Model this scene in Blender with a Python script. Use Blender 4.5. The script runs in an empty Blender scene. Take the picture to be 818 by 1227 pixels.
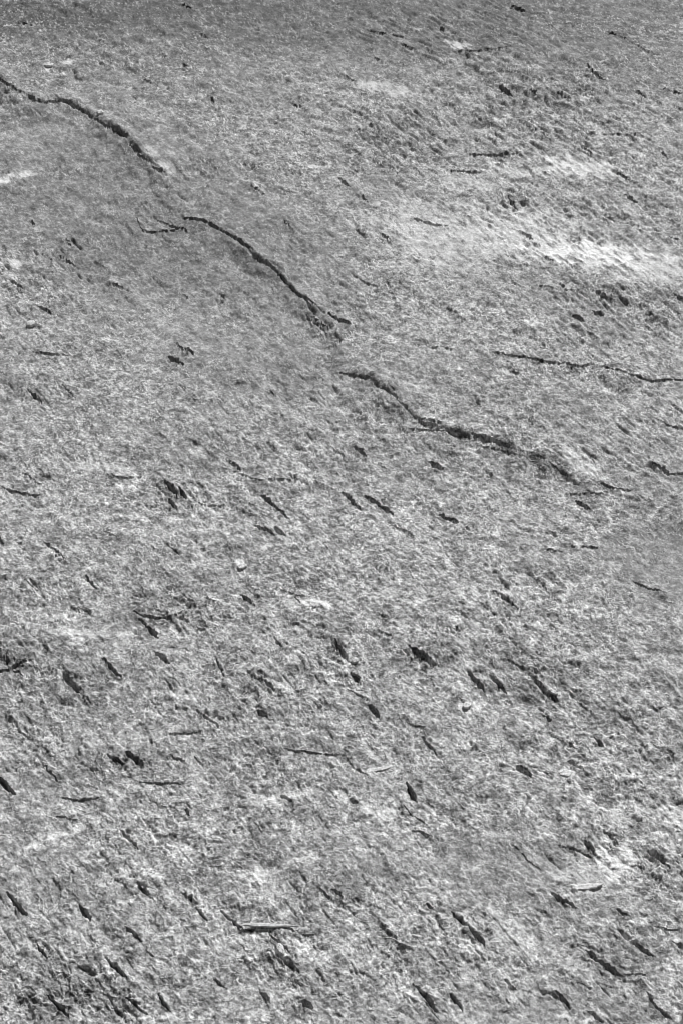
import bpy, math, random
import numpy as np
from mathutils import Vector, Matrix

random.seed(7)
scene = bpy.context.scene

# ---------------------------------------------------------------- camera
PW, PH = 818.0, 1227.0                  # photograph size in pixels (features below are noted in these)
CAM_H, PITCH, VFOV = 1.5, math.radians(45.0), math.radians(40.0)
FPX = (PH / 2) / math.tan(VFOV / 2)
cam_data = bpy.data.cameras.new('camera')
cam = bpy.data.objects.new('camera', cam_data)
scene.collection.objects.link(cam)
cam.location = (0, 0, CAM_H)
cam.rotation_euler = (math.pi / 2 - PITCH, 0, 0)
cam_data.sensor_fit = 'VERTICAL'
cam_data.sensor_height = 36.0
cam_data.lens = 18.0 / math.tan(VFOV / 2)
cam_data.clip_start, cam_data.clip_end = 0.05, 200.0
cam_data.dof.use_dof = True
cam_data.dof.focus_distance = 1.85
cam_data.dof.aperture_fstop = 16.0
scene.camera = cam
scene.cycles.pixel_filter_type = 'BLACKMAN_HARRIS'; scene.cycles.filter_width = 0.8
scene.render.resolution_x, scene.render.resolution_y = 682, 1024

# ---------------------------------------------------------------- light
SUN_EL, SUN_AZ = math.radians(46.0), math.radians(22.0)   # azimuth from +Y (away from the camera) towards +X
world = bpy.data.worlds.new('World')
scene.world = world
world.use_nodes = True
wn, wl = world.node_tree.nodes, world.node_tree.links
wn.clear()
sky = wn.new('ShaderNodeTexSky'); sky.sky_type = 'NISHITA'; sky.sun_disc = False
sky.sun_elevation = SUN_EL; sky.sun_rotation = SUN_AZ
bw = wn.new('ShaderNodeRGBToBW')         # the photograph is black and white
bg = wn.new('ShaderNodeBackground'); bg.inputs['Strength'].default_value = 0.05
wo = wn.new('ShaderNodeOutputWorld')
wl.new(sky.outputs[0], bw.inputs[0]); wl.new(bw.outputs[0], bg.inputs['Color']); wl.new(bg.outputs[0], wo.inputs['Surface'])
sun_data = bpy.data.lights.new('sun', 'SUN')
sun_data.energy = 5.0; sun_data.angle = math.radians(0.6); sun_data.color = (1, 1, 1)
sun = bpy.data.objects.new('sun', sun_data)
scene.collection.objects.link(sun)
sdir = Vector((math.sin(SUN_AZ) * math.cos(SUN_EL), math.cos(SUN_AZ) * math.cos(SUN_EL), math.sin(SUN_EL)))
sun.rotation_euler = sdir.to_track_quat('Z', 'Y').to_euler()
sun.location = sdir * 10
vs = scene.view_settings
vs.view_transform = 'Standard'; vs.look = 'None'; vs.gamma = 1.0; vs.use_curve_mapping = False
vs.exposure = 0.0

# ---------------------------------------------------------------- numeric helpers
F = np.float32
_rng = np.random.RandomState(11)
_ang = _rng.rand(256, 256).astype(F) * F(2 * math.pi)
GX, GY = np.cos(_ang), np.sin(_ang)
VAL = _rng.rand(256, 256).astype(F)

def noise(x, y, seed=0):
    """gradient noise, about -1..1"""
    x = x + F(seed * 17.31); y = y + F(seed * 7.77)
    xi = np.floor(x).astype(np.int32); yi = np.floor(y).astype(np.int32)
    fx = x - xi; fy = y - yi
    sx = fx * fx * fx * (fx * (fx * 6 - 15) + 10); sy = fy * fy * fy * (fy * (fy * 6 - 15) + 10)
    x0 = xi & 255; x1 = (xi + 1) & 255; y0 = yi & 255; y1 = (yi + 1) & 255
    a = GX[x0, y0] * fx + GY[x0, y0] * fy
    b = GX[x1, y0] * (fx - 1) + GY[x1, y0] * fy
    c = GX[x0, y1] * fx + GY[x0, y1] * (fy - 1)
    d = GX[x1, y1] * (fx - 1) + GY[x1, y1] * (fy - 1)
    return ((a + (b - a) * sx) * (1 - sy) + (c + (d - c) * sx) * sy) * F(1.5)

def fbm(x, y, octaves, seed=0, gain=0.5):
    s = 0; a = 1.0; f = 1.0
    for o in range(octaves):
        s = s + F(a) * noise(x * F(f), y * F(f), seed + o * 3)
        a *= gain; f *= 2.03
    return s

def facets(x, y, seed, tilt):
    """broken rock: every cell of a jittered grid is a flat facet with its own height and tilt"""
    rs = np.random.RandomState(seed)
    jx, jy, ho, tx, ty, tn = [rs.rand(256, 256).astype(F) for _ in range(6)]
    xi = np.floor(x).astype(np.int32); yi = np.floor(y).astype(np.int32)
    b1 = np.full(x.shape, 9, F); b2 = np.full(x.shape, 9, F)
    h1 = np.zeros_like(x); h2 = np.zeros_like(x); c = np.zeros_like(x)
    for oy in (-1, 0, 1):
        for ox in (-1, 0, 1):
            a = (xi + ox) & 255; b = (yi + oy) & 255
            dx = x - (xi + ox + jx[a, b]); dy = y - (yi + oy + jy[a, b])
            d = dx * dx + dy * dy
            hc = (ho[a, b] - F(.5)) + F(tilt) * ((tx[a, b] - F(.5)) * dx + (ty[a, b] - F(.5)) * dy)
            m1 = d < b1; m2 = (~m1) & (d < b2)
            h2 = np.where(m1, h1, np.where(m2, hc, h2)); b2 = np.where(m1, b1, np.where(m2, d, b2))
            h1 = np.where(m1, hc, h1); b1 = np.where(m1, d, b1)
            c = np.where(m1, tn[a, b] - F(.5), c)
    gap = np.sqrt(b2) - np.sqrt(b1)
    return h1, c, gap, h1 - h2

def sstep(e0, e1, x):
    t = np.clip((x - e0) / (e1 - e0), 0, 1)
    return t * t * (3 - 2 * t)

def to_plane(u, v):
    cx = (u - PW / 2) / FPX; cy = (PH / 2 - v) / FPX
    dz = -math.sin(PITCH) + cy * math.cos(PITCH)
    dy = math.cos(PITCH) + cy * math.sin(PITCH)
    t = CAM_H / -dz
    return cx * t, dy * t

# ---------------------------------------------------------------- features noted from the photograph
# ledge: x, y, step height mm, width of its slope px, groove depth mm at its foot, groove width px
LEDGE = [(-900, 40, 8, 4, 2, 4), (-300, 60, 10, 5, 4, 5), (-60, 85, 12, 6, 6, 6), (0, 104, 14, 7, 7, 7), (20, 118, 14, 9, 5, 9), (45, 127, 13, 6, 6, 6),
 (80, 130, 12, 4, 8, 4), (105, 140, 13, 5, 7, 5), (120, 152, 13, 5, 7, 5), (145, 168, 13, 4, 9, 4), (160, 183, 13, 4, 9, 4),
 (178, 197, 12, 5, 6, 5), (196, 212, 8, 4, 7, 5), (201, 228, 2, 5, 0, 4), (212, 250, 3, 4, 0, 4), (222, 267, 8, 3, 7, 3), (245, 271, 10, 3, 9, 3),
 (263, 279, 10, 4, 6, 4), (285, 295, 11, 4, 7, 4), (305, 313, 12, 4, 8, 4), (330, 330, 12, 4, 9, 4), (350, 350, 12, 4, 9, 4),
 (366, 366, 11, 4, 7, 4), (378, 384, 9, 7, 5, 8), (400, 398, 9, 7, 6, 6), (408, 412, 8, 6, 3, 6), (398, 428, 6, 6, 1, 5), (404, 440, 8, 8, 1, 4), (425, 450, 10, 9, 2, 4),
 (455, 465, 10, 8, 3, 4), (480, 485, 10, 9, 1, 4), (492, 500, 10, 9, 3, 4), (510, 511, 12, 10, 6, 5), (540, 518, 13, 12, 5, 5),
 (580, 527, 10, 10, 3, 4), (620, 538, 8, 12, 2, 4), (655, 555, 6.5, 14, 1, 4), (690, 577, 5, 10, 1, 4), (720, 590, 6, 9, 3, 3), (765, 600, 4, 8, 2, 4),
 (830, 640, 4, 10, 1, 4), (1000, 720, 5, 10, 1, 4), (1800, 1000, 5, 10, 1, 4)]

# cracks: half width px, depth mm, points
CRACKS = [
 # hairlines along the ledge
 (1.0, 4, [(25, 120), (45, 127), (63, 129)]), (1.0, 4, [(379, 375), (388, 380), (396, 384)]),
 (0.9, 4, [(473, 481), (485, 492), (493, 499)]), (0.8, 2.5, [(612, 537), (650, 552), (690, 577), (720, 583)]),
 (2.0, 8, [(-14, 96), (0, 104), (14, 112), (27, 121)]), (1.6, 8, [(60, 129), (80, 130), (103, 139), (112, 147)]), (2.0, 9, [(110, 149), (120, 156), (130, 161), (148, 171), (160, 179)]),
 (1.7, 8, [(156, 181), (168, 194), (184, 203)]), (2.3, 9, [(183, 206), (190, 210), (198, 212)]), (1.8, 8, [(221, 266), (245, 271), (255, 275), (264, 280)]),
 (1.5, 7, [(264, 281), (281, 293), (300, 307), (308, 313)]), (1.9, 9, [(303, 315), (325, 325), (345, 346)]), (1.7, 8, [(344, 345), (362, 361), (380, 375)]),
 (1.3, 6, [(368, 384), (380, 391), (392, 396)]), (2.2, 9, [(394, 383), (408, 388), (420, 393)]), (1.5, 6, [(406, 447), (425, 452), (446, 459)]), (1.2, 5, [(445, 462), (462, 471), (476, 482)]),
 (1.9, 8, [(488, 513), (510, 514), (540, 519), (562, 526)]), (1.2, 5, [(492, 499), (505, 505), (530, 511)]), (1.2, 5, [(560, 522), (590, 529), (615, 537)]), (1.0, 4, [(575, 533), (598, 537), (620, 545)]),
 (1.9, 9, [(590, 430), (610, 433), (640, 438), (665, 442), (695, 445), (706, 440), (716, 441)]),
 (1.9, 7, [(716, 441), (740, 448), (765, 455), (785, 458), (800, 454), (830, 453)]),
 (1.2, 4, [(607, 451), (613, 453), (622, 453)]),
 (1.6, 6, [(718, 581), (735, 588), (750, 590), (761, 587)]),
 (1.0, 4, [(676, 588), (700, 590), (725, 594)]),
 (1.3, 5, [(785, 502), (800, 510), (818, 516), (835, 520)]),
 (1.4, 5, [(788, 569), (800, 573), (825, 572)]),
 (1.2, 4, [(512, 423), (525, 422), (545, 426)]),
 (1.6, 6, [(39, 424), (60, 427), (84, 427)]),
 (1.5, 6, [(131, 569), (140, 574), (155, 573), (170, 571)]),
 (1.6, 6, [(0, 586), (15, 594), (35, 597), (50, 598)]),
 (1.8, 8, [(160, 737), (172, 743), (195, 745), (212, 743)]),
 (1.7, 8, [(341, 899), (355, 904), (375, 906), (412, 907)]),
 (1.1, 4, [(412, 907), (424, 924), (442, 931)]),
 (1.6, 7, [(73, 956), (95, 960), (122, 957)]),
 (1.0, 4, [(66, 979), (78, 980), (92, 982)]),
 (1.3, 6, [(196, 881), (215, 879), (240, 878)]),
 (1.5, 6, [(165, 937), (190, 940), (217, 941)]),
 (1.9, 8, [(294, 1117), (310, 1119), (328, 1120)]),
 (2.2, 8, [(440, 31), (455, 37), (470, 39), (484, 44)]),
 (1.7, 8, [(558, 186), (590, 187), (620, 185)]),
 (1.7, 8, [(538, 206), (555, 207), (574, 209)]),
 (1.1, 5, [(530, 61), (580, 62), (605, 60), (622, 54)]),
 (1.1, 5, [(743, 41), (765, 55), (787, 68)]),
 (0.9, 4, [(690, 162), (740, 164), (782, 167)]),
 (1.7, 8, [(493, 264), (510, 269), (520, 273), (538, 273)]),
 (1.1, 4, [(332, 233), (345, 238), (358, 238)]),
 (1.6, 7, [(164, 260), (167, 271), (172, 277), (190, 277), (216, 275)]),
 (1.4, 6, [(182, 259), (200, 268), (224, 279)]),
 (1.6, 6, [(676, 656), (700, 655), (720, 657)]),
 (0.9, 3, [(653, 661), (662, 662), (674, 662)]),
 (1.0, 4, [(755, 696), (775, 705), (797, 712)]),
 (1.9, 8, [(-12, 808), (0, 807), (12, 807), (17, 801), (26, 796), (38, 794)]),
 (1.2, 6, [(15, 802), (24, 800), (34, 801)]),
 (1.3, 6, [(16, 806), (22, 806), (28, 813)]),
 (1.1, 5, [(9, 788), (10, 798), (12, 806)]),
 (0.9, 4, [(413, 829), (428, 837), (446, 846)]),
 (1.2, 4, [(486, 868), (497, 873), (510, 875)]),
 (1.3, 5, [(492, 998), (505, 1001), (518, 1007)]),
 (1.0, 4, [(478, 962), (490, 978), (512, 992)]),
 (1.3, 5, [(743, 1170), (756, 1171), (772, 1173)]),
 (1.3, 5, [(783, 1112), (798, 1117), (814, 1118)]),
 (1.8, 8, [(773, 1193), (785, 1212), (802, 1225)]),
 (1.1, 4, [(774, 844), (785, 852), (797, 850)]),
 (0.9, 4, [(612, 1014), (632, 1034), (648, 1043)]),
 (1.3, 5, [(664, 1014), (690, 1020), (712, 1030)]),
 (1.0, 4, [(690, 535), (702, 548), (714, 560)]),
 (1.0, 4, [(270, 560), (310, 572), (360, 570)]),
 (1.0, 4, [(230, 598), (250, 604), (280, 603)]),
 (1.0, 4, [(330, 704), (355, 712), (372, 716)]),
 (1.2, 5, [(360, 1122), (366, 1124), (376, 1125)]),
 (1.1, 5, [(420, 335), (440, 345), (455, 350)]),
 (1.0, 4, [(640, 345), (660, 350), (690, 352)]),
]
# pits: from x, y to x, y, width px
PITS = [
 (172,103,185,109,4),(166,114,177,117,3),(248,119,259,128,5),(218,82,228,87,5),(162,81,172,85,4),(238,43,250,50,4),(20,28,42,32,4),(38,20,60,32,3),(115,50,125,58,4),(217,6,230,12,4),
 (402,88,428,102,4),(345,125,363,131,4),(448,71,458,76,4),(300,183,310,188,4),(270,173,282,177,4),(440,155,470,180,4),(455,170,475,181,3),(478,52,498,61,4),(508,59,517,65,5),(525,28,536,34,4),(290,24,320,34,3),
 (612,0,628,6,7),(728,35,740,40,5),(706,87,724,98,6),(598,106,613,114,7),(634,111,643,117,6),(700,120,716,132,4),(762,110,774,117,5),(645,136,654,142,4),(666,115,682,123,4),(575,10,588,18,4),(542,14,560,24,3),(700,78,708,87,3),(790,105,818,113,4),(696,177,710,187,4),(785,180,800,190,4),(640,160,660,168,3),
 (738,207,760,220,5),(748,231,763,241,7),(607,238,619,253,7),(640,258,655,269,4),(624,285,638,293,6),(642,312,664,321,5),(668,343,680,355,4),(710,351,735,366,5),(707,373,723,382,6),(685,382,701,392,6),(807,354,822,363,7),(696,401,720,413,4),(611,343,623,351,5),(690,275,703,286,4),(680,290,700,300,3),(750,266,770,276,4),(800,285,815,291,4),(590,230,604,240,4),(716,262,730,272,4),(658,278,668,285,4),
 (423,279,440,293,5),(404,216,420,230,4),(455,286,473,297,4),(456,271,463,278,3),(458,341,472,355,5),(532,374,546,383,4),(366,380,388,393,4),(396,384,419,393,5),(345,300,353,309,3),(300,231,318,243,4),(340,274,352,286,3),(429,236,440,247,4),
 (36,265,43,272,4),(75,287,86,295,4),(42,365,62,375,6),(215,351,229,359,4),(10,335,30,347,4),(110,311,130,323,4),(130,339,150,347,4),(48,302,65,313,3),(70,304,95,321,3),(262,353,271,359,4),(168,238,180,250,5),
 (36,450,57,466,4),(71,461,92,480,5),(35,471,51,485,6),(200,430,221,441,7),(207,412,225,430,5),(222,421,233,429,5),(229,481,241,487,4),(90,499,99,507,4),(28,571,52,586,4),(197,576,212,594,9),(212,585,223,594,7),(200,597,214,609,6),
 (320,464,331,475,4),(344,562,365,577,4),(437,589,452,599,6),(449,597,471,613,6),(312,588,330,603,6),(326,600,347,618,6),(424,531,440,543,6),(444,544,463,556,4),(513,551,531,561,8),(410,584,432,606,6),(270,549,291,561,4),(392,530,415,546,4),
 (689,597,707,609,8),(778,559,802,571,7),(580,561,592,567,4),(766,562,784,571,4),
 (-3,648,7,661,6),(20,655,37,661,5),(50,651,80,676,4),(103,690,116,709,6),(124,639,142,649,4),(64,669,76,683,4),(30,701,46,713,4),(167,744,180,757,5),(177,754,191,769,9),(185,784,204,798,8),(124,792,148,818,6),(84,730,99,736,4),(221,714,236,729,5),(240,711,266,730,5),(199,651,216,666,4),(260,793,269,813,5),(214,742,226,749,7),
 (304,624,330,641,6),(329,632,343,641,6),(288,713,306,728,8),(290,700,321,723,3),(401,773,416,796,9),(394,771,406,781,5),(421,811,431,824,8),(488,779,515,797,10),(504,794,521,803,6),(526,614,551,627,6),(468,627,496,643,4),(329,767,339,783,4),(384,647,394,657,5),(351,714,360,723,4),(448,757,470,766,4),
 (589,709,621,730,7),(554,630,566,639,5),(653,634,669,643,5),(640,693,656,710,5),(664,696,678,706,6),(609,694,619,701,4),(544,754,553,763,5),
 (559,806,582,829,7),(589,813,609,832,6),(604,837,616,843,4),(638,813,656,831,8),(654,827,670,839,7),(606,788,628,802,4),(634,798,650,812,4),
 (76,810,96,830,10),(88,826,108,843,5),(-4,932,18,952,9),(24,851,39,866,5),(20,875,41,891,4),(50,914,72,941,5),(127,904,150,917,6),(151,900,172,918,10),(144,993,168,1020,6),(234,852,263,871,6),(221,970,229,981,5),(200,904,221,913,4),
 (336,956,351,966,6),(395,954,406,961,5),(417,959,431,969,5),(439,847,456,863,8),(504,886,523,906,6),(304,854,321,861,6),(314,819,331,833,5),(486,938,499,966,8),
 (617,918,636,931,10),(679,909,698,921,7),(651,855,661,863,7),(691,881,706,901,4),(712,879,723,892,7),(675,884,687,896,5),(721,995,739,1011,7),(767,891,777,900,5),(801,899,807,912,4),(734,984,746,990,5),
 (7,1068,33,1098,9),(39,1071,56,1086,5),(94,1083,109,1101,10),(164,1058,177,1074,6),(219,1072,237,1086,7),(235,1089,249,1106,7),(263,1093,290,1117,6),(149,1111,171,1129,6),(129,1150,151,1173,9),(189,1188,204,1211,6),(174,1139,186,1149,5),(44,1129,56,1147,6),(56,1193,84,1220,8),(150,1198,177,1217,7),(254,1171,270,1184,5),(194,1144,206,1152,5),
 (323,1123,346,1146,7),(333,1148,359,1170,8),(311,1190,324,1203,8),(358,1201,376,1211,9),(379,1066,399,1086,5),(399,1072,410,1081,6),(494,1183,523,1216,8),(537,1194,553,1214,7),(509,1089,518,1095,5),
 (539,1098,562,1118,7),(561,1118,580,1137,7),(659,1071,676,1086,7),(672,1080,690,1090,6),(699,1008,714,1025,6),(776,1020,792,1034,7),(786,1028,800,1044,6),(737,1091,753,1103,5),(751,1126,780,1149,7),(804,1131,822,1141,7),(701,1138,722,1156,8),(714,1149,742,1171,9),(618,1148,637,1167,5),(603,1177,617,1191,6),(663,1190,681,1209,6),(703,1212,722,1227,7),
]
# pale mineral patches: x, y, rx, ry, tilt deg, strength
PALE = [(690,200,52,13,4,.85),(705,306,95,17,3,1.0),(610,285,110,36,6,.6),(520,285,85,46,14,.45),(780,320,60,22,0,.6),(460,108,45,8,8,.5),(550,52,15,8,10,.7),
 (18,215,38,6,-16,.75),(18,316,13,5,5,.7),(38,390,6,5,0,.8),(740,1030,34,22,0,1.2),(690,1050,60,12,5,.45),(310,1055,9,15,-10,.8),
 (380,725,26,7,14,.7),(695,555,38,13,28,.7),(676,928,12,8,0,.9),(558,848,9,8,0,.8),(200,206,13,7,30,.5),(183,192,12,6,20,.5),
 (808,976,26,12,10,.7),(290,678,8,9,0,.8),(610,1125,40,22,40,.35),(60,1005,62,4,-22,.8),(450,972,28,6,10,.6),(330,962,70,4,-12,.5),
 (455,924,24,4,-14,.8),(115,560,60,5,0,.4),(100,763,50,7,3,.5),(60,86,6,4,0,.9),(82,80,9,3,0,.7),(337,1144,6,12,-35,.9),(705,1065,22,9,-6,.8),
 (560,810,40,4,10,.5),(565,225,40,14,10,.4),(740,318,70,10,0,.7),(640,205,60,8,-4,.4),(675,700,14,8,10,.7),(675,715,10,6,0,.6),(425,797,5,4,0,.9),(268,1130,30,16,20,.4),(150,890,70,10,-8,.35),(570,1140,30,20,35,.4),(745,975,30,14,0,.35)]
# darker patches, part weathering, part painted slope shade (top, upper left, ledge): x, y, rx, ry, strength
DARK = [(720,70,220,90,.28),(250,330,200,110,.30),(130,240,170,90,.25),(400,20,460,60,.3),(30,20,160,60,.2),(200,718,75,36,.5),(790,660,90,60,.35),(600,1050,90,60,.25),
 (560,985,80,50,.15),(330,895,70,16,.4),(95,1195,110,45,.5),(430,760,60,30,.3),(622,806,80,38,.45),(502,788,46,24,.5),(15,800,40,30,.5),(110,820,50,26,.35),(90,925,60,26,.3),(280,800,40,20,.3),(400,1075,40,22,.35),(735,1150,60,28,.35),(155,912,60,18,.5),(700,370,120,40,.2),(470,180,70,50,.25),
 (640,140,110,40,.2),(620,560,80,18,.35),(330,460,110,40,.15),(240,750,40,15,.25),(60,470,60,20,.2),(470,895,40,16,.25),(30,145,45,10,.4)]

# rougher, crumbly spots: x, y, rx, ry, extra roughness
ROUGH = [(95,1195,95,45,.6),(625,805,70,35,.45),(190,722,55,30,.8),(240,735,35,20,.7),(570,1125,45,35,.7),(330,1150,40,30,.7),(720,1150,60,40,.7),(95,820,40,30,.6),(15,800,45,35,.8),
 (500,790,40,25,.6),(410,790,30,35,.6),(650,250,150,40,.5),(620,120,150,50,.4),(470,165,70,40,.5),(750,360,90,50,.4),(210,590,40,25,.7),(140,910,60,25,.6),(40,900,60,50,.6),(670,1080,40,25,.6),
 (250,860,40,20,.5),(640,895,60,30,.4),(770,560,50,25,.5),(790,1040,40,40,.5),(690,545,50,20,.4),(390,385,40,20,.5)]

# ---------------------------------------------------------------- the rock surface as one grid, dense where the camera looks
def axis(lo, hi, core0, core1, step, grow):
    core = np.arange(core0, core1 + step * .5, step)
    left, s, p = [], step, core0
    while p > lo:
        s = min(s * grow, 6.5); p -= s; left.append(p)
    right, s, p = [], step, core[-1]
    while p < hi:
        s = min(s * grow, 6.5); p += s; right.append(p)
    return np.array(left[::-1] + list(core) + right, dtype=np.float64)

US = axis(-680, 1500, -16, 834, 1.18, 1.018)
VS = axis(-420, 1900, -12, 1240, 1.18, 1.018)
NU, NV = len(US), len(VS)
U, V = np.meshgrid(US, VS)             # rows follow v
X, Y = to_plane(U, V)
U = U.astype(F); V = V.astype(F); X = X.astype(F); Y = Y.astype(F)
MM = F(0.001)
_sp = np.maximum(np.gradient(US)[None, :], np.gradient(VS)[:, None]).astype(F)
LOD = np.clip(F(2.2) / _sp, 0, 1)                # fine relief only where the grid can carry it
PXM = (np.sqrt(X * X + Y * Y + F(CAM_H ** 2)) / F(FPX)).astype(F)   # metres per photo pixel at each point

# lineation of the rock: runs to the right and towards the viewer
LA = math.radians(-54)
P = X * F(math.cos(LA)) + Y * F(math.sin(LA))      # along
Q = -X * F(math.sin(LA)) + Y * F(math.cos(LA))     # across

# broad form
H = F(.013) * noise(X / F(1.1), Y / F(1.1), 1) + F(.010) * noise(X / F(.42), Y / F(.42), 2) + F(.0045) * noise(X / F(.17), Y / F(.17), 3)
H += F(-.05) * sstep(2.6, 3.6, Y) * (Y - F(2.6))
wx = noise(X / F(.03), Y / F(.03), 4); wy = noise(X / F(.03), Y / F(.03), 5)
rough = F(.45) + F(.35) * sstep(-.4, .6, fbm(X / F(.25), Y / F(.25), 3, 6))       # rougher and smoother areas
patch_smooth = np.zeros_like(X)
tone = np.ones_like(X)

def window(u0, v0, u1, v1):
    a, b = np.searchsorted(US, [u0, u1]); c, d = np.searchsorted(VS, [v0, v1])
    return slice(max(c, 0), max(d, c + 1)), slice(max(a, 0), max(b, a + 1))

# ragged coordinates for everything noted by pixel
JU = U + F(2.2) * noise(X / F(.028), Y / F(.028), 21) + F(1.0) * noise(X / F(.009), Y / F(.009), 22)
JV = V + F(1.8) * noise(X / F(.028), Y / F(.028), 23) + F(.9) * noise(X / F(.009), Y / F(.009), 24)

FU = F(1.5) * noise(X / F(.006), Y / F(.006), 25); FV = F(1.5) * noise(X / F(.006), Y / F(.006), 26)

# pale patches in the rock's own colour; dark ones also hold painted slope shade
pale = np.zeros_like(X)
PALE_ID = np.zeros(X.shape, np.int32)
brk2 = fbm(P / F(.035), Q / F(.010), 3, 36, .65)
brk = fbm(X / F(.02), Y / F(.03), 4, 31, .6)
for k, (x, y, rx, ry, tl, st) in enumerate(PALE):
    m = max(rx, ry) * 1.9 + 10
    w = window(x - m, y - m, x + m, y + m)
    a = math.radians(tl); du = JU[w] - x; dv = JV[w] - y
    r = np.sqrt(((du * math.cos(a) + dv * math.sin(a)) / rx) ** 2 + ((-du * math.sin(a) + dv * math.cos(a)) / ry) ** 2)
    val = F(st) * sstep(1.15, .62, r + F(.6) * brk[w]) * sstep(-.55, .3, brk2[w] - F(.35) * (r - 1))
    pale[w] = np.maximum(pale[w], val)
    if st >= .7 and min(rx, ry) > 6:
        PALE_ID[w] = np.where(val > .42 * st, k + 1, PALE_ID[w])
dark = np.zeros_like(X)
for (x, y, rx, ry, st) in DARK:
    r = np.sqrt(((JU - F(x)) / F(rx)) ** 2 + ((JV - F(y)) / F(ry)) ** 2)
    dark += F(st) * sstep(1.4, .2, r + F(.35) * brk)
patch_smooth = np.clip(pale, 0, 1) * sstep(500, 300, V)

for (x, y, rx, ry, st) in ROUGH:
    r_ = np.sqrt(((JU - F(x)) / F(rx)) ** 2 + ((JV - F(y)) / F(ry)) ** 2)
    rough += F(st) * sstep(1.3, .2, r_ + F(.4) * brk)
# how flecked and grainy the rock is, from smooth to coarse
fleck = F(.72) + F(.30) * fbm(X / F(.22), Y / F(.16), 3, 65)
for (x, y, rx, ry, st) in ((250, 330, 210, 130, -.55), (100, 220, 190, 110, -.55), (400, 10, 520, 90, -.5), (340, 470, 150, 60, -.3), (660, 590, 130, 40, -.2), (600, 1060, 110, 70, -.25), (800, 680, 100, 70, -.35),
                           (450, 640, 200, 80, .2), (640, 740, 160, 60, .2), (650, 930, 180, 70, .25), (150, 960, 180, 90, .2), (560, 1140, 150, 60, .2), (420, 1120, 120, 90, .1)):
    fleck += F(st) * sstep(1.3, .2, np.sqrt(((JU - F(x)) / F(rx)) ** 2 + ((JV - F(y)) / F(ry)) ** 2) + F(.3) * brk)
fleck = np.clip(fleck, .3, 1.2).astype(F)
# medium relief: lumps, scales and thin sheets broken off the surface
amp = rough * (1 - F(.65) * patch_smooth)
far = F(.75) + F(.25) * sstep(.9, 2.6, Y)
H += amp * F(.0014) * noise(P / F(.11) + F(.25) * wx, Q / F(.045), 7)
n1 = fbm(P / F(.10) + F(.3) * wx, Q / F(.04) + F(.3) * wy, 4, 8, .55)
q = n1 * F(4.5)
fr = q - np.floor(q)
H += amp * F(.0012) * (np.floor(q) + sstep(0.0, .08, fr)) * F(.8)
n1b = fbm(X / F(.07) + F(.35) * wx, Y / F(.05) + F(.35) * wy, 4, 41, .55)
q = n1b * F(3.5)
fr = q - np.floor(q)
H += amp * F(.0008) * (np.floor(q) + sstep(0.0, .09, fr))
crest = (F(.42) + F(.58) * amp) * (F(.5) + F(.55) * np.clip(fleck, 0, 1)) * (1 - F(.5) * patch_smooth)
fw1 = noise(X / F(.008), Y / F(.008), 27); fw2 = noise(X / F(.008), Y / F(.008), 28)
cell_tone = 0; rim = np.zeros_like(X)
for sz, a_, sd, tl, ct in ((.05, 1.7, 301, 2.2, .10), (.024, 1.7, 302, 2.4, .16), (.013, 1.3, 303, 2.6, .26), (.0055, .7, 304, 2.6, .3)):
    k_ = F(min(1.0, .006 / sz) * 1.1)
    fh, fc, gap, up = facets(P / F(sz * 1.2) + F(.30) * wx + k_ * fw1, Q / F(sz * .8) + F(.30) * wy + k_ * fw2, sd, tl)
    lod = LOD if sz < .02 else F(1)
    H += crest * F(a_ * .001) * fh * lod
    cell_tone = cell_tone + F(ct) * fc * lod
    fh = None
    if sz > .006:      # freshly broken rims of the higher flakes are paler
        wd = F(.0024 / sz)
        rim = np.maximum(rim, LOD * sstep(1, .25, gap / wd) * sstep(.12, .4, up) * sstep(-.15, .3, noise(X / F(.035), Y / F(.035), sd)))
# fine wormy crests
dwx = F(.7) * noise(X / F(.012), Y / F(.012), 12); dwy = F(.7) * noise(X / F(.012), Y / F(.012), 13)
for wl_, a_, sd in ((.017, .7, 14), (.009, .7, 15), (.0048, .5, 16)):
    r1 = 1 - np.abs(noise(P / F(wl_ * 1.5) + dwx, Q / F(wl_) + dwy, sd)) * F(1.6)
    r2 = np.clip(1 - np.abs(noise(X / F(wl_ * 1.7) - dwy, Y / F(wl_) + dwx, sd + 80)) * F(2.2), 0, 1) ** 2
    H += LOD * crest * F(a_ * .001) * (F(.6) * r1 + F(.9) * r2)
H += LOD * amp * F(.0005) * noise(X / F(.0032), Y / F(.0032), 18)
streaky = np.zeros_like(X)
for (x, y, rx, ry, k_) in ((660, 150, 190, 90, 1), (690, 260, 170, 60, 1), (480, 160, 90, 70, 1), (740, 370, 110, 60, .8), (620, 800, 70, 40, .2), (90, 1190, 110, 50, .4), (560, 40, 160, 60, .9), (60, 880, 80, 80, .35),
                           (400, 300, 90, 50, .45), (60, 330, 90, 40, .4), (760, 540, 70, 40, .5)):
    r_ = np.sqrt(((JU - F(x)) / F(rx)) ** 2 + ((JV - F(y)) / F(ry)) ** 2)
    streaky = np.maximum(streaky, F(k_) * sstep(1.3, .3, r_ + F(.5) * brk))
H -= F(.0036) * streaky * (1 - F(.85) * patch_smooth) * sstep(.22, .6, noise(P / F(.06) + F(.3) * wx, Q / F(.0095) + F(.3) * wy, 58))
H += F(.0022) * streaky * (1 - F(.85) * patch_smooth) * sstep(.2, .6, noise(P / F(.06) + F(.3) * wx, Q / F(.011) + F(.3) * wy, 59))
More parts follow.
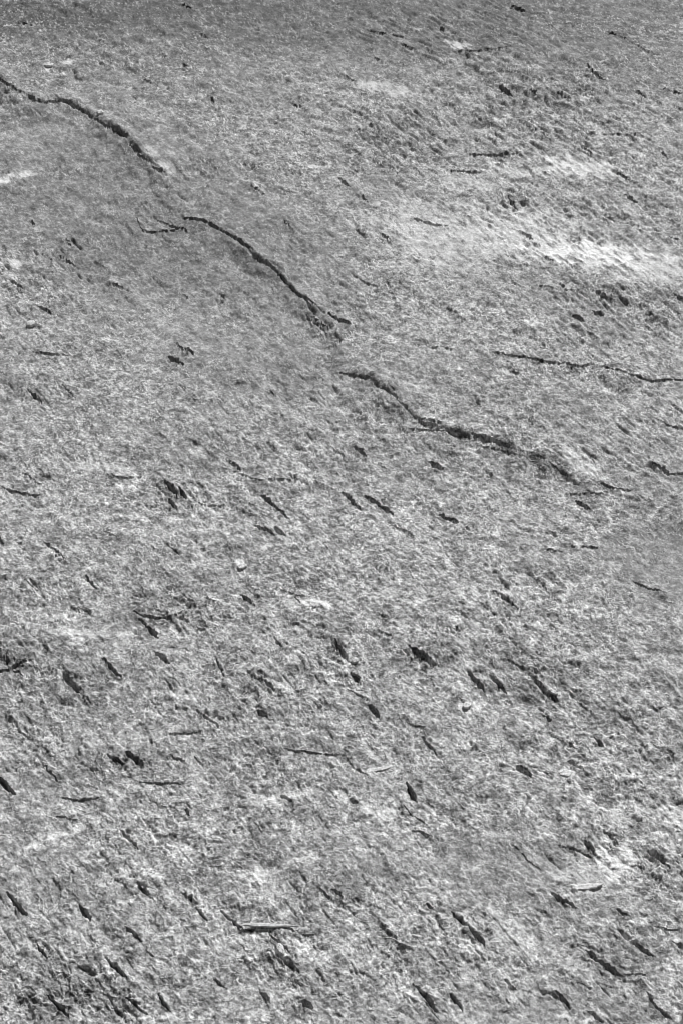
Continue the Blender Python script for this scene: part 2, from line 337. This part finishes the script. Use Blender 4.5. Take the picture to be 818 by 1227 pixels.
# many small pits everywhere along the lineation
for wl_, th, dp, sd in ((.024, .62, 4.5, 51), (.011, .52, 2.4, 52), (.007, .5, 1.6, 53)):
    n = noise(P / F(wl_ * 2.6) + F(.2) * wx, Q / F(wl_ * .45) + F(.2) * wy, sd)
    den = sstep(-.35, .5, noise(X / F(.3), Y / F(.3), sd + 5)) + F(.55) * streaky
    H -= F(dp * .001) * sstep(th, th + .3, n * (F(.55) + F(.5) * den)) * (1 - F(.6) * patch_smooth)
base_tone = noise(X / F(.25), Y / F(.17), 61) * F(.10) + fbm(X / F(.05), Y / F(.035), 3, 62) * F(.10) + cell_tone * (F(.4) + F(.65) * np.clip(fleck, 0, 1)) + F(.38) * streaky * noise(P / F(.05) + F(.3) * wx, Q / F(.009) + F(.3) * wy, 63)

# ledge between the two beds
best = np.full(X.shape, 1e9, F)
KU = U + F(2.2) * noise(X / F(.05), Y / F(.05), 21) + F(.55) * noise(X / F(.014), Y / F(.014), 22); KV = V + F(1.8) * noise(X / F(.05), Y / F(.05), 23) + F(.5) * noise(X / F(.014), Y / F(.014), 24)
side = np.zeros_like(X); hh = np.zeros_like(X); tw = np.zeros_like(X); gd = np.zeros_like(X); gw = np.zeros_like(X)
for (a, b) in zip(LEDGE[:-1], LEDGE[1:]):
    ax, ay, bx, by = a[0], a[1], b[0], b[1]
    L2 = (bx - ax) ** 2 + (by - ay) ** 2
    t = np.clip(((KU - F(ax)) * F(bx - ax) + (KV - F(ay)) * F(by - ay)) / F(L2), 0, 1)
    dx = KU - (F(ax) + t * F(bx - ax)); dy = KV - (F(ay) + t * F(by - ay))
    d = np.sqrt(dx * dx + dy * dy)
    m = d < best
    best = np.where(m, d, best)
    cr = F(bx - ax) * (KV - F(ay)) - F(by - ay) * (KU - F(ax))
    side = np.where(m, np.where(cr < 0, F(1), F(-1)), side)
    for arr, i in ((hh, 2), (tw, 3), (gd, 4), (gw, 5)):
        arr[...] = np.where(m, F(a[i]) + t * F(b[i] - a[i]), arr)
sd_ = best * side
wv = F(1) + F(.35) * noise(X / F(.06), Y / F(.06), 71)
hh *= F(1.2) * np.clip(F(1) + np.exp(-(best / 14) ** 2) * (F(.4) * noise(X / F(.09), Y / F(.09), 72) + F(.15) * noise(X / F(.02), Y / F(.02), 74)), .1, 2)
tw *= np.clip(F(1.1) + F(1.2) * noise(X / F(.08), Y / F(.08), 75), .6, 2.5)
gd *= F(.3) * np.clip(F(.75) + F(1.3) * noise(X / F(.11), Y / F(.11), 73), 0, 1.5)
decay = np.where(side > 0, np.exp(-(best / 330) ** 2), 1)
sharp = np.clip(F(.15) + F(.38) * noise(X / F(.05), Y / F(.05), 76), .05, .8)      # how much of the step is one clean break
ramp_w = F(22) + F(12) * noise(X / F(.2), Y / F(.2), 77)
tw = np.clip(tw * F(.35), 1.3, 5)
stepz = hh * MM * ((sharp * sstep(-.5, 1.0, sd_ / (tw * wv)) + (1 - sharp) * sstep(-1, .1, sd_ / ramp_w)) * decay + F(.16) * np.exp(-((sd_ - 6) / 6) ** 2))
H += stepz
gw = np.clip(gw * F(.36), 1.1, 2.1)
H -= gd * MM * np.clip(1 - ((sd_ + gw * F(.35)) / (gw * F(.62))) ** 2, 0, 1)
ledge_mask = (sd_ > -np.maximum(ramp_w * F(.3), gw)) & (sd_ < tw * wv)
ledge_mask &= (U > -560)

# labels: 0 lower bed, 1 upper bed, 2 ledge, then pits, cracks, pale patches
LAB = np.where(sd_ > 0, 1, 0).astype(np.int32)
LAB = np.where(PALE_ID > 0, 1000 + PALE_ID, LAB)
LAB = np.where(ledge_mask, 2, LAB)

crumb = noise(P / F(.012) + F(.5) * wx, Q / F(.006), 91); crumb2 = noise(X / F(.0042), Y / F(.0042), 92)
# pits
TRACED = len(PITS)
for _ in range(260):                              # the rock goes on the same way beyond the picture
    x0, y0 = random.uniform(-420, 1240), random.uniform(-120, 1600)
    if -25 < x0 < 835 and -25 < y0 < 1240: continue
    L_ = random.uniform(9, 24); a_ = math.radians(random.uniform(28, 56))
    PITS.append((x0, y0, x0 + L_ * math.cos(a_), y0 + L_ * math.sin(a_), random.uniform(5, 9)))
for k, (x0, y0, x1, y1, w_) in enumerate(PITS):
    m = w_ * 2 + 8
    w = window(min(x0, x1) - m, min(y0, y1) - m, max(x0, x1) + m, max(y0, y1) + m)
    L = math.hypot(x1 - x0, y1 - y0); ex, ey = (x1 - x0) / L, (y1 - y0) / L
    ju = U[w] + F(.35) * (JU[w] - U[w]) * min(1.6, w_ / 4) + FU[w]; jv = V[w] + F(.35) * (JV[w] - V[w]) * min(1.6, w_ / 4) + FV[w]
    du = ju - (x0 + x1) / 2; dv = jv - (y0 + y1) / 2
    al = (du * ex + dv * ey) / (L / 2 * 1.08); ac = (-du * ey + dv * ex)
    skew = random.uniform(-.5, .5)
    prof = np.clip(1 - np.abs(al) ** 1.8, 0, 1) ** .9 * (1 + skew * al)
    hw = w_ * (random.uniform(.25, .36) if w_ < 8 else random.uniform(.33, .42)) * prof + 1e-3
    ac = ac + FV[w] * F(.5)
    s = np.clip(1 - (ac / hw) ** 2, 0, 1) * (prof > 0.02)
    deep = (random.uniform(.12, .35) if random.random() < .5 else random.uniform(.35, .85)) if w_ < 6 else random.uniform(.5, .95)
    dep = F(2.1 * w_) * PXM[w] * s ** F(random.uniform(.7, 1.4) if w_ < 6 else random.uniform(.5, .9))
    H[w] -= dep * F(deep) * prof ** F(.4)
    # upturned lip on the far side
    lip = np.exp(-((ac + hw * 1.25) / (w_ * .45 + 1)) ** 2) * np.clip(1 - al * al, 0, 1)
    H[w] += F(.0011) * lip
    halo = np.exp(-(ac / (w_ * 1.3 + 3)) ** 2 - (al / 1.15) ** 4)
    H[w] += halo * (F(.0016) * crumb[w] + F(.0009) * crumb2[w])
    if k < TRACED: LAB[w] = np.where(s > .12, 3000 + k, LAB[w])
# cracks
for k, (hw0, dmm, pts) in enumerate(CRACKS):
    xs = [p[0] for p in pts]; ys = [p[1] for p in pts]
    w = window(min(xs) - 10, min(ys) - 10, max(xs) + 10, max(ys) + 10)
    ju = U[w] + F(.4) * (JU[w] - U[w]) + F(.45) * FU[w]; jv = V[w] + F(.4) * (JV[w] - V[w]) + F(.55) * FV[w]
    tot = sum(math.dist(a, b) for a, b in zip(pts[:-1], pts[1:])); run = 0
    bd = np.full(ju.shape, 1e9, F); bt = np.zeros_like(bd); bs = np.zeros_like(bd)
    for a, b in zip(pts[:-1], pts[1:]):
        l = math.dist(a, b)
        t = np.clip(((ju - a[0]) * (b[0] - a[0]) + (jv - a[1]) * (b[1] - a[1])) / (l * l), 0, 1)
        d = np.sqrt((ju - a[0] - t * (b[0] - a[0])) ** 2 + (jv - a[1] - t * (b[1] - a[1])) ** 2)
        mm = d < bd
        cr = (b[0] - a[0]) * (jv - a[1]) - (b[1] - a[1]) * (ju - a[0])
        bt = np.where(mm, (run + t * l) / tot, bt); bs = np.where(mm, np.sign(-cr), bs); bd = np.where(mm, d, bd)
        run += l
    tap = np.clip(4 * bt * (1 - bt), 0, 1) ** .5
    hw = (hw0 * .46 + .3) * (.3 + .7 * tap) * np.clip(.8 + .8 * crumb[w], .35, 1.4)
    s = np.clip(1 - (bd / hw) ** 2, 0, 1)
    H[w] -= F(dmm * .001) * np.sqrt(s) * (.35 + .65 * tap)
    H[w] += F(.0009) * tap * np.exp(-(bd / 7) ** 2) * (bs > 0)
    LAB[w] = np.where(bd < hw * .95, 2000 + k, LAB[w])

# the slab ends in rounded broken edges well outside the view
edge = np.minimum(np.minimum(np.arange(NU)[None, :], NU - 1 - np.arange(NU)[None, :]), np.minimum(np.arange(NV)[:, None], NV - 1 - np.arange(NV)[:, None]))
H -= np.where(edge < 4, F(.22) * ((4 - edge) / F(4)) ** 2, 0).astype(F)

base_tone += F(.07) * sstep(480, 700, V) - F(.36) * sstep(150, -30, V) - F(.13) * sstep(420, 120, V) * sstep(560, 300, U)  # darker towards top and upper left: slope shade painted into the tone
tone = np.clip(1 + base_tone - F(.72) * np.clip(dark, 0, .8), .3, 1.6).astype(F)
pale = np.clip(np.maximum(pale, F(.95) * rim * np.clip(fleck + F(.1), 0, 1)), 0, 1).astype(F)

# ---------------------------------------------------------------- material
def rock_material(name):
    m = bpy.data.materials.new(name); m.use_nodes = True
    nt = m.node_tree; N, L = nt.nodes, nt.links
    bsdf = N['Principled BSDF']
    tc = N.new('ShaderNodeTexCoord')
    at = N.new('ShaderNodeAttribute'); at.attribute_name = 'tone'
    af = N.new('ShaderNodeAttribute'); af.attribute_name = 'fleck'
    ap = N.new('ShaderNodeAttribute'); ap.attribute_name = 'pale'
    def nz(scale, detail, rough_, dist=0.0):
        n = N.new('ShaderNodeTexNoise'); n.inputs['Scale'].default_value = scale; n.inputs['Detail'].default_value = detail
        n.inputs['Roughness'].default_value = rough_; n.inputs['Distortion'].default_value = dist
        L.new(tc.outputs['Object'], n.inputs['Vector']); return n
    def math_(op, a, b):
        n = N.new('ShaderNodeMath'); n.operation = op
        for i, v in enumerate((a, b)):
            if isinstance(v, (int, float)): n.inputs[i].default_value = v
            else: L.new(v, n.inputs[i])
        return n.outputs[0]
    def ramp(src, p0, c0, p1, c1):
        r = N.new('ShaderNodeMapRange'); r.inputs['From Min'].default_value = p0; r.inputs['From Max'].default_value = p1
        r.inputs['To Min'].default_value = c0; r.inputs['To Max'].default_value = c1
        L.new(src, r.inputs['Value']); return r.outputs['Result']
    mp = N.new('ShaderNodeMapping'); mp.inputs['Rotation'].default_value = (0, 0, math.radians(40)); mp.inputs['Scale'].default_value = (.85, 1.12, 1.0)
    L.new(tc.outputs['Object'], mp.inputs['Vector'])
    def ridge(scale, detail, dist):
        n = nz(scale, detail, .6, dist); n.noise_type = 'RIDGED_MULTIFRACTAL'
        n.inputs['Offset'].default_value = 1.0; n.inputs['Gain'].default_value = 1.6
        L.new(mp.outputs[0], n.inputs['Vector']); return n
    def filament(scale, width, dist, mscale, m0, m1):
        n = nz(scale, 1, .5, dist); L.new(mp.outputs[0], n.inputs['Vector'])
        d = math_('ABSOLUTE', math_('SUBTRACT', n.outputs['Fac'], .5), 0)
        return math_('MULTIPLY', ramp(d, 0, 1, width, 0), ramp(nz(mscale, 2, .5).outputs['Fac'], m0, 0, m1, 1))
    grain = nz(430, 2, .7); speck = nz(170, 3, .7, .3); cloud = nz(34, 5, .7); L.new(mp.outputs[0], cloud.inputs['Vector'])
    fa = filament(52, .045, .6, 55, .47, .56); fb = filament(105, .07, .5, 80, .45, .56)
    fd = filament(60, .04, .5, 38, .48, .58); fl = nz(75, 3, .65, .6); L.new(mp.outputs[0], fl.inputs['Vector'])
    worm = math_('ADD', fa, math_('MULTIPLY', fb, .7))
    def grains(scale):
        n = N.new('ShaderNodeTexVoronoi'); n.inputs['Scale'].default_value = scale
        wp = N.new('ShaderNodeMixRGB'); wp.blend_type = 'ADD'; wp.inputs[0].default_value = .0035
        L.new(tc.outputs['Object'], wp.inputs[1]); L.new(grain.outputs['Color'], wp.inputs[2]); L.new(wp.outputs[0], n.inputs['Vector'])
        sp = N.new('ShaderNodeSeparateColor'); L.new(n.outputs['Color'], sp.inputs[0]); return sp.outputs[0]
    g1, g2 = grains(330), grains(150)
    v = ramp(speck.outputs['Fac'], .4, .74, .6, 1.2)
    v = math_('MULTIPLY', v, ramp(g1, 0, .6, 1, 1.4))
    v = math_('MULTIPLY', v, ramp(g2, 0, .76, 1, 1.24))
    v = math_('MULTIPLY', v, ramp(cloud.outputs['Fac'], .37, .66, .63, 1.22))
    v = math_('MULTIPLY', v, ramp(fl.outputs['Fac'], .36, .55, .6, 1.3))
    v = math_('MULTIPLY', v, math_('SUBTRACT', 1.0, math_('MULTIPLY', fd, .5)))
    sm = N.new('ShaderNodeMix'); sm.data_type = 'FLOAT'      # smoother rock is more even in colour
    L.new(ramp(af.outputs['Fac'], 0, .35, .8, 1), sm.inputs[0]); sm.inputs[2].default_value = .92; L.new(v, sm.inputs[3])
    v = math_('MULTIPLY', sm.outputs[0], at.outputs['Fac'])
    v = math_('MULTIPLY', v, ROCK)
    wm = N.new('ShaderNodeMix'); wm.data_type = 'FLOAT'
    L.new(math_('MULTIPLY', math_('MULTIPLY', worm, .36), af.outputs['Fac']), wm.inputs[0]); L.new(v, wm.inputs[2]); wm.inputs[3].default_value = .72
    v = wm.outputs[0]
    pv = math_('MULTIPLY', ramp(speck.outputs['Fac'], .35, .7, .65, 1.12), .75)
    mx = N.new('ShaderNodeMix'); mx.data_type = 'FLOAT'
    L.new(ap.outputs['Fac'], mx.inputs[0]); L.new(v, mx.inputs[2]); L.new(pv, mx.inputs[3])
    cb = N.new('ShaderNodeCombineColor')
    for i in range(3): L.new(mx.outputs[0], cb.inputs[i])
    L.new(cb.outputs[0], bsdf.inputs['Base Color'])
    L.new(ramp(speck.outputs['Fac'], .3, .65, .7, .9), bsdf.inputs['Roughness'])
    bsdf.inputs['Specular IOR Level'].default_value = .2
    bmp = N.new('ShaderNodeBump'); bmp.inputs['Strength'].default_value = .75; bmp.inputs['Distance'].default_value = .0011
    L.new(math_('ADD', math_('ADD', math_('MULTIPLY', grain.outputs['Fac'], .8), speck.outputs['Fac']), math_('MULTIPLY', worm, .5)), bmp.inputs['Height'])
    L.new(ramp(af.outputs['Fac'], 0, .35, .8, .85), bmp.inputs['Strength'])
    L.new(bmp.outputs[0], bsdf.inputs['Normal'])
    return m
ROCK = 0.28
MAT = rock_material('grey_rock')

# ---------------------------------------------------------------- slab and its parts
def tag(o, label=None, cat=None, group=None, kind=None):
    if label: o['label'] = label
    if cat: o['category'] = cat
    if group: o['group'] = group
    if kind: o['kind'] = kind

slab = bpy.data.objects.new('rock_outcrop', None)
scene.collection.objects.link(slab)
slab.empty_display_size = .1
tag(slab, 'weathered grey rock slab crossed by a stepped ledge, cracks and small pits', 'rock')

CO = np.stack([X, Y, H], -1).reshape(-1, 3).astype(F)
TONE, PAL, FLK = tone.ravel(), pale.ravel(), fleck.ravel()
idx = np.arange(NU * NV).reshape(NV, NU)
A, B, C_, D = idx[:-1, :-1], idx[:-1, 1:], idx[1:, 1:], idx[1:, :-1]
QUADS = np.stack([A, D, C_, B], -1).reshape(-1, 4)        # facing up: v grows towards the viewer
LF = np.maximum(np.maximum(LAB[:-1, :-1], LAB[:-1, 1:]), np.maximum(LAB[1:, 1:], LAB[1:, :-1])).ravel()

def part(name, quads, label=None):
    used, inv = np.unique(quads.ravel(), return_inverse=True)
    me = bpy.data.meshes.new(name)
    me.vertices.add(len(used)); me.vertices.foreach_set('co', CO[used].ravel())
    n = len(quads)
    me.loops.add(n * 4); me.loops.foreach_set('vertex_index', inv.astype(np.int32).ravel())
    me.polygons.add(n)
    me.polygons.foreach_set('loop_start', np.arange(0, n * 4, 4, dtype=np.int32))
    me.polygons.foreach_set('use_smooth', np.ones(n, bool))
    me.update(calc_edges=True)
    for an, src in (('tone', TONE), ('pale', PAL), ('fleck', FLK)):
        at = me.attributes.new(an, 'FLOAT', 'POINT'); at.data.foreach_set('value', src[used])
    me.materials.append(MAT)
    o = bpy.data.objects.new(name, me)
    scene.collection.objects.link(o)
    o.parent = slab
    if label: o['label'] = label
    return o

order = np.argsort(LF, kind='stable'); LS = LF[order]
ids, starts = np.unique(LS, return_index=True)
ends = list(starts[1:]) + [len(LS)]
for i_, s_, e_ in zip(ids, starts, ends):
    qd = QUADS[order[s_:e_]]
    if i_ == 0: part('lower_bed', qd)
    elif i_ == 1: part('upper_bed', qd)
    elif i_ == 2: part('ledge', qd, 'ragged shadowed ledge stepping across the slab')
    elif i_ >= 3000: part('pit', qd)
    elif i_ >= 2000: part('crack', qd)
    else: part('pale_patch', qd, 'pale mineral patch in the grey rock')

# ---------------------------------------------------------------- loose flakes and chips lying on the slab
def height_at(u, v):
    i = int(np.clip(np.searchsorted(US, u), 0, NU - 1)); j = int(np.clip(np.searchsorted(VS, v), 0, NV - 1))
    return float(np.median(H[max(j - 2, 0):j + 3, max(i - 2, 0):i + 3]))

def flake(name, u, v, length_px, width_px, thick, ang, tilt, lift, palev, label, seed, taper=.5):
    """an irregular thin flake: jagged outline, bevelled rim, uneven faces"""
    rs = random.Random(seed)
    x, y = to_plane(u, v)
    pm = math.sqrt(x * x + y * y + CAM_H ** 2) / FPX
    Lh, Wh = length_px * pm / 2, width_px * pm / 2
    n = 22; verts = []; faces = []
    out = []
    for i in range(n):
        a = 2 * math.pi * i / n
        ca, sa = math.cos(a), math.sin(a)
        r = 1 + rs.uniform(-.13, .13)
        px_ = Lh * ca * r; py_ = Wh * sa * r * (1 - taper * (ca + 1) / 2)
        out.append((px_, py_))
    rings = [(.93, -thick * .5), (1.0, -thick * .15), (1.0, thick * .2), (.9, thick * .5), (.5, thick * .62)]
    for sc, z in rings:
        for (px_, py_) in out:
            verts.append((px_ * sc + rs.uniform(-.02, .02) * Wh, py_ * sc + rs.uniform(-.03, .03) * Wh, z + rs.uniform(-.12, .12) * thick))
    verts.append((0, 0, -thick * .5)); verts.append((0, 0, thick * .62))
    nb, ntp = len(verts) - 2, len(verts) - 1
    for k in range(len(rings) - 1):
        for i in range(n):
            j = (i + 1) % n
            faces.append((k * n + i, k * n + j, (k + 1) * n + j, (k + 1) * n + i))
    for i in range(n):
        j = (i + 1) % n
        faces.append((nb, j, i)); faces.append((ntp, (len(rings) - 1) * n + i, (len(rings) - 1) * n + j))
    me = bpy.data.meshes.new(name); me.from_pydata(verts, [], faces); me.update()
    for an, val in (('tone', 1.15), ('pale', palev), ('fleck', .6)):
        at = me.attributes.new(an, 'FLOAT', 'POINT'); at.data.foreach_set('value', np.full(len(verts), val, F))
    me.materials.append(MAT)
    o = bpy.data.objects.new(name, me); scene.collection.objects.link(o)
    o.location = (x, y, height_at(u, v) + thick * .5 + lift)
    o.rotation_euler = (tilt[0], tilt[1], ang)
    tag(o, label, 'rock flake' if 'flake' in name else 'rock chip')
    return o

flake('rock_flake', 327, 1114, 66, 7, .0024, math.radians(-2), (math.radians(-6), 0), .0008, .55, 'long thin pale rock sliver lying at the end of a black slanting pit', 3, .7)
flake('rock_chip', 337, 1143, 15, 8, .004, math.radians(-58), (0, math.radians(6)), .0005, .85, 'small whitish elongated chip caught in the dark pits below the long sliver', 4, .2)
flake('rock_chip', 122, 148, 8, 8, .006, .3, (0, 0), .0, .8, 'tiny pale rounded chip resting on the lip of the stepped ledge', 5, .1)
flake('rock_chip', 38, 390, 10, 10, .005, .8, (0, 0), .0, .75, 'small pale rounded chip alone on smooth grey rock above a thin crack', 6, .1)
flake('rock_chip', 60, 86, 11, 8, .005, .1, (0, 0), .0, .85, 'bright white chip on the raised bed near the start of the ledge', 8, .2)
flake('rock_chip', 425, 797, 9, 8, .005, .4, (0, 0), .0, .8, 'small white chip wedged under the end of a ragged black pit', 9, .1)
flake('rock_chip', 676, 927, 16, 11, .003, -.2, (0, 0), .0, .8, 'pale flat chip below a short slanting dark pit, beside a deep black one', 21, .3)
flake('rock_chip', 559, 847, 11, 9, .003, .6, (0, 0), .0, .8, 'small whitish chip just below the row of dark crumbly hollows', 22, .3)
flake('rock_chip', 290, 678, 12, 10, .003, .2, (0, 0), .0, .75, 'small pale angular chip on open grey rock above a double pit', 23, .4)
flake('rock_flake', 458, 922, 34, 7, .002, math.radians(14), (0, 0), .0, .7, 'thin curved pale flake past the end of a long thin crack', 24, .6)
flake('rock_flake', 212, 737, 18, 6, .003, math.radians(20), (0, 0), .0, .8, 'short pale flake over the end of a crack beside a dark hollow', 25, .5)
flake('rock_flake', 705, 1064, 30, 9, .003, math.radians(8), (0, 0), .0, .75, 'wide pale flake above a forked black pit', 26, .4)
flake('rock_chip', 662, 828, 13, 6, .003, math.radians(-40), (0, 0), .0, .85, 'narrow bright chip among the dark crumbly hollows', 27, .3)
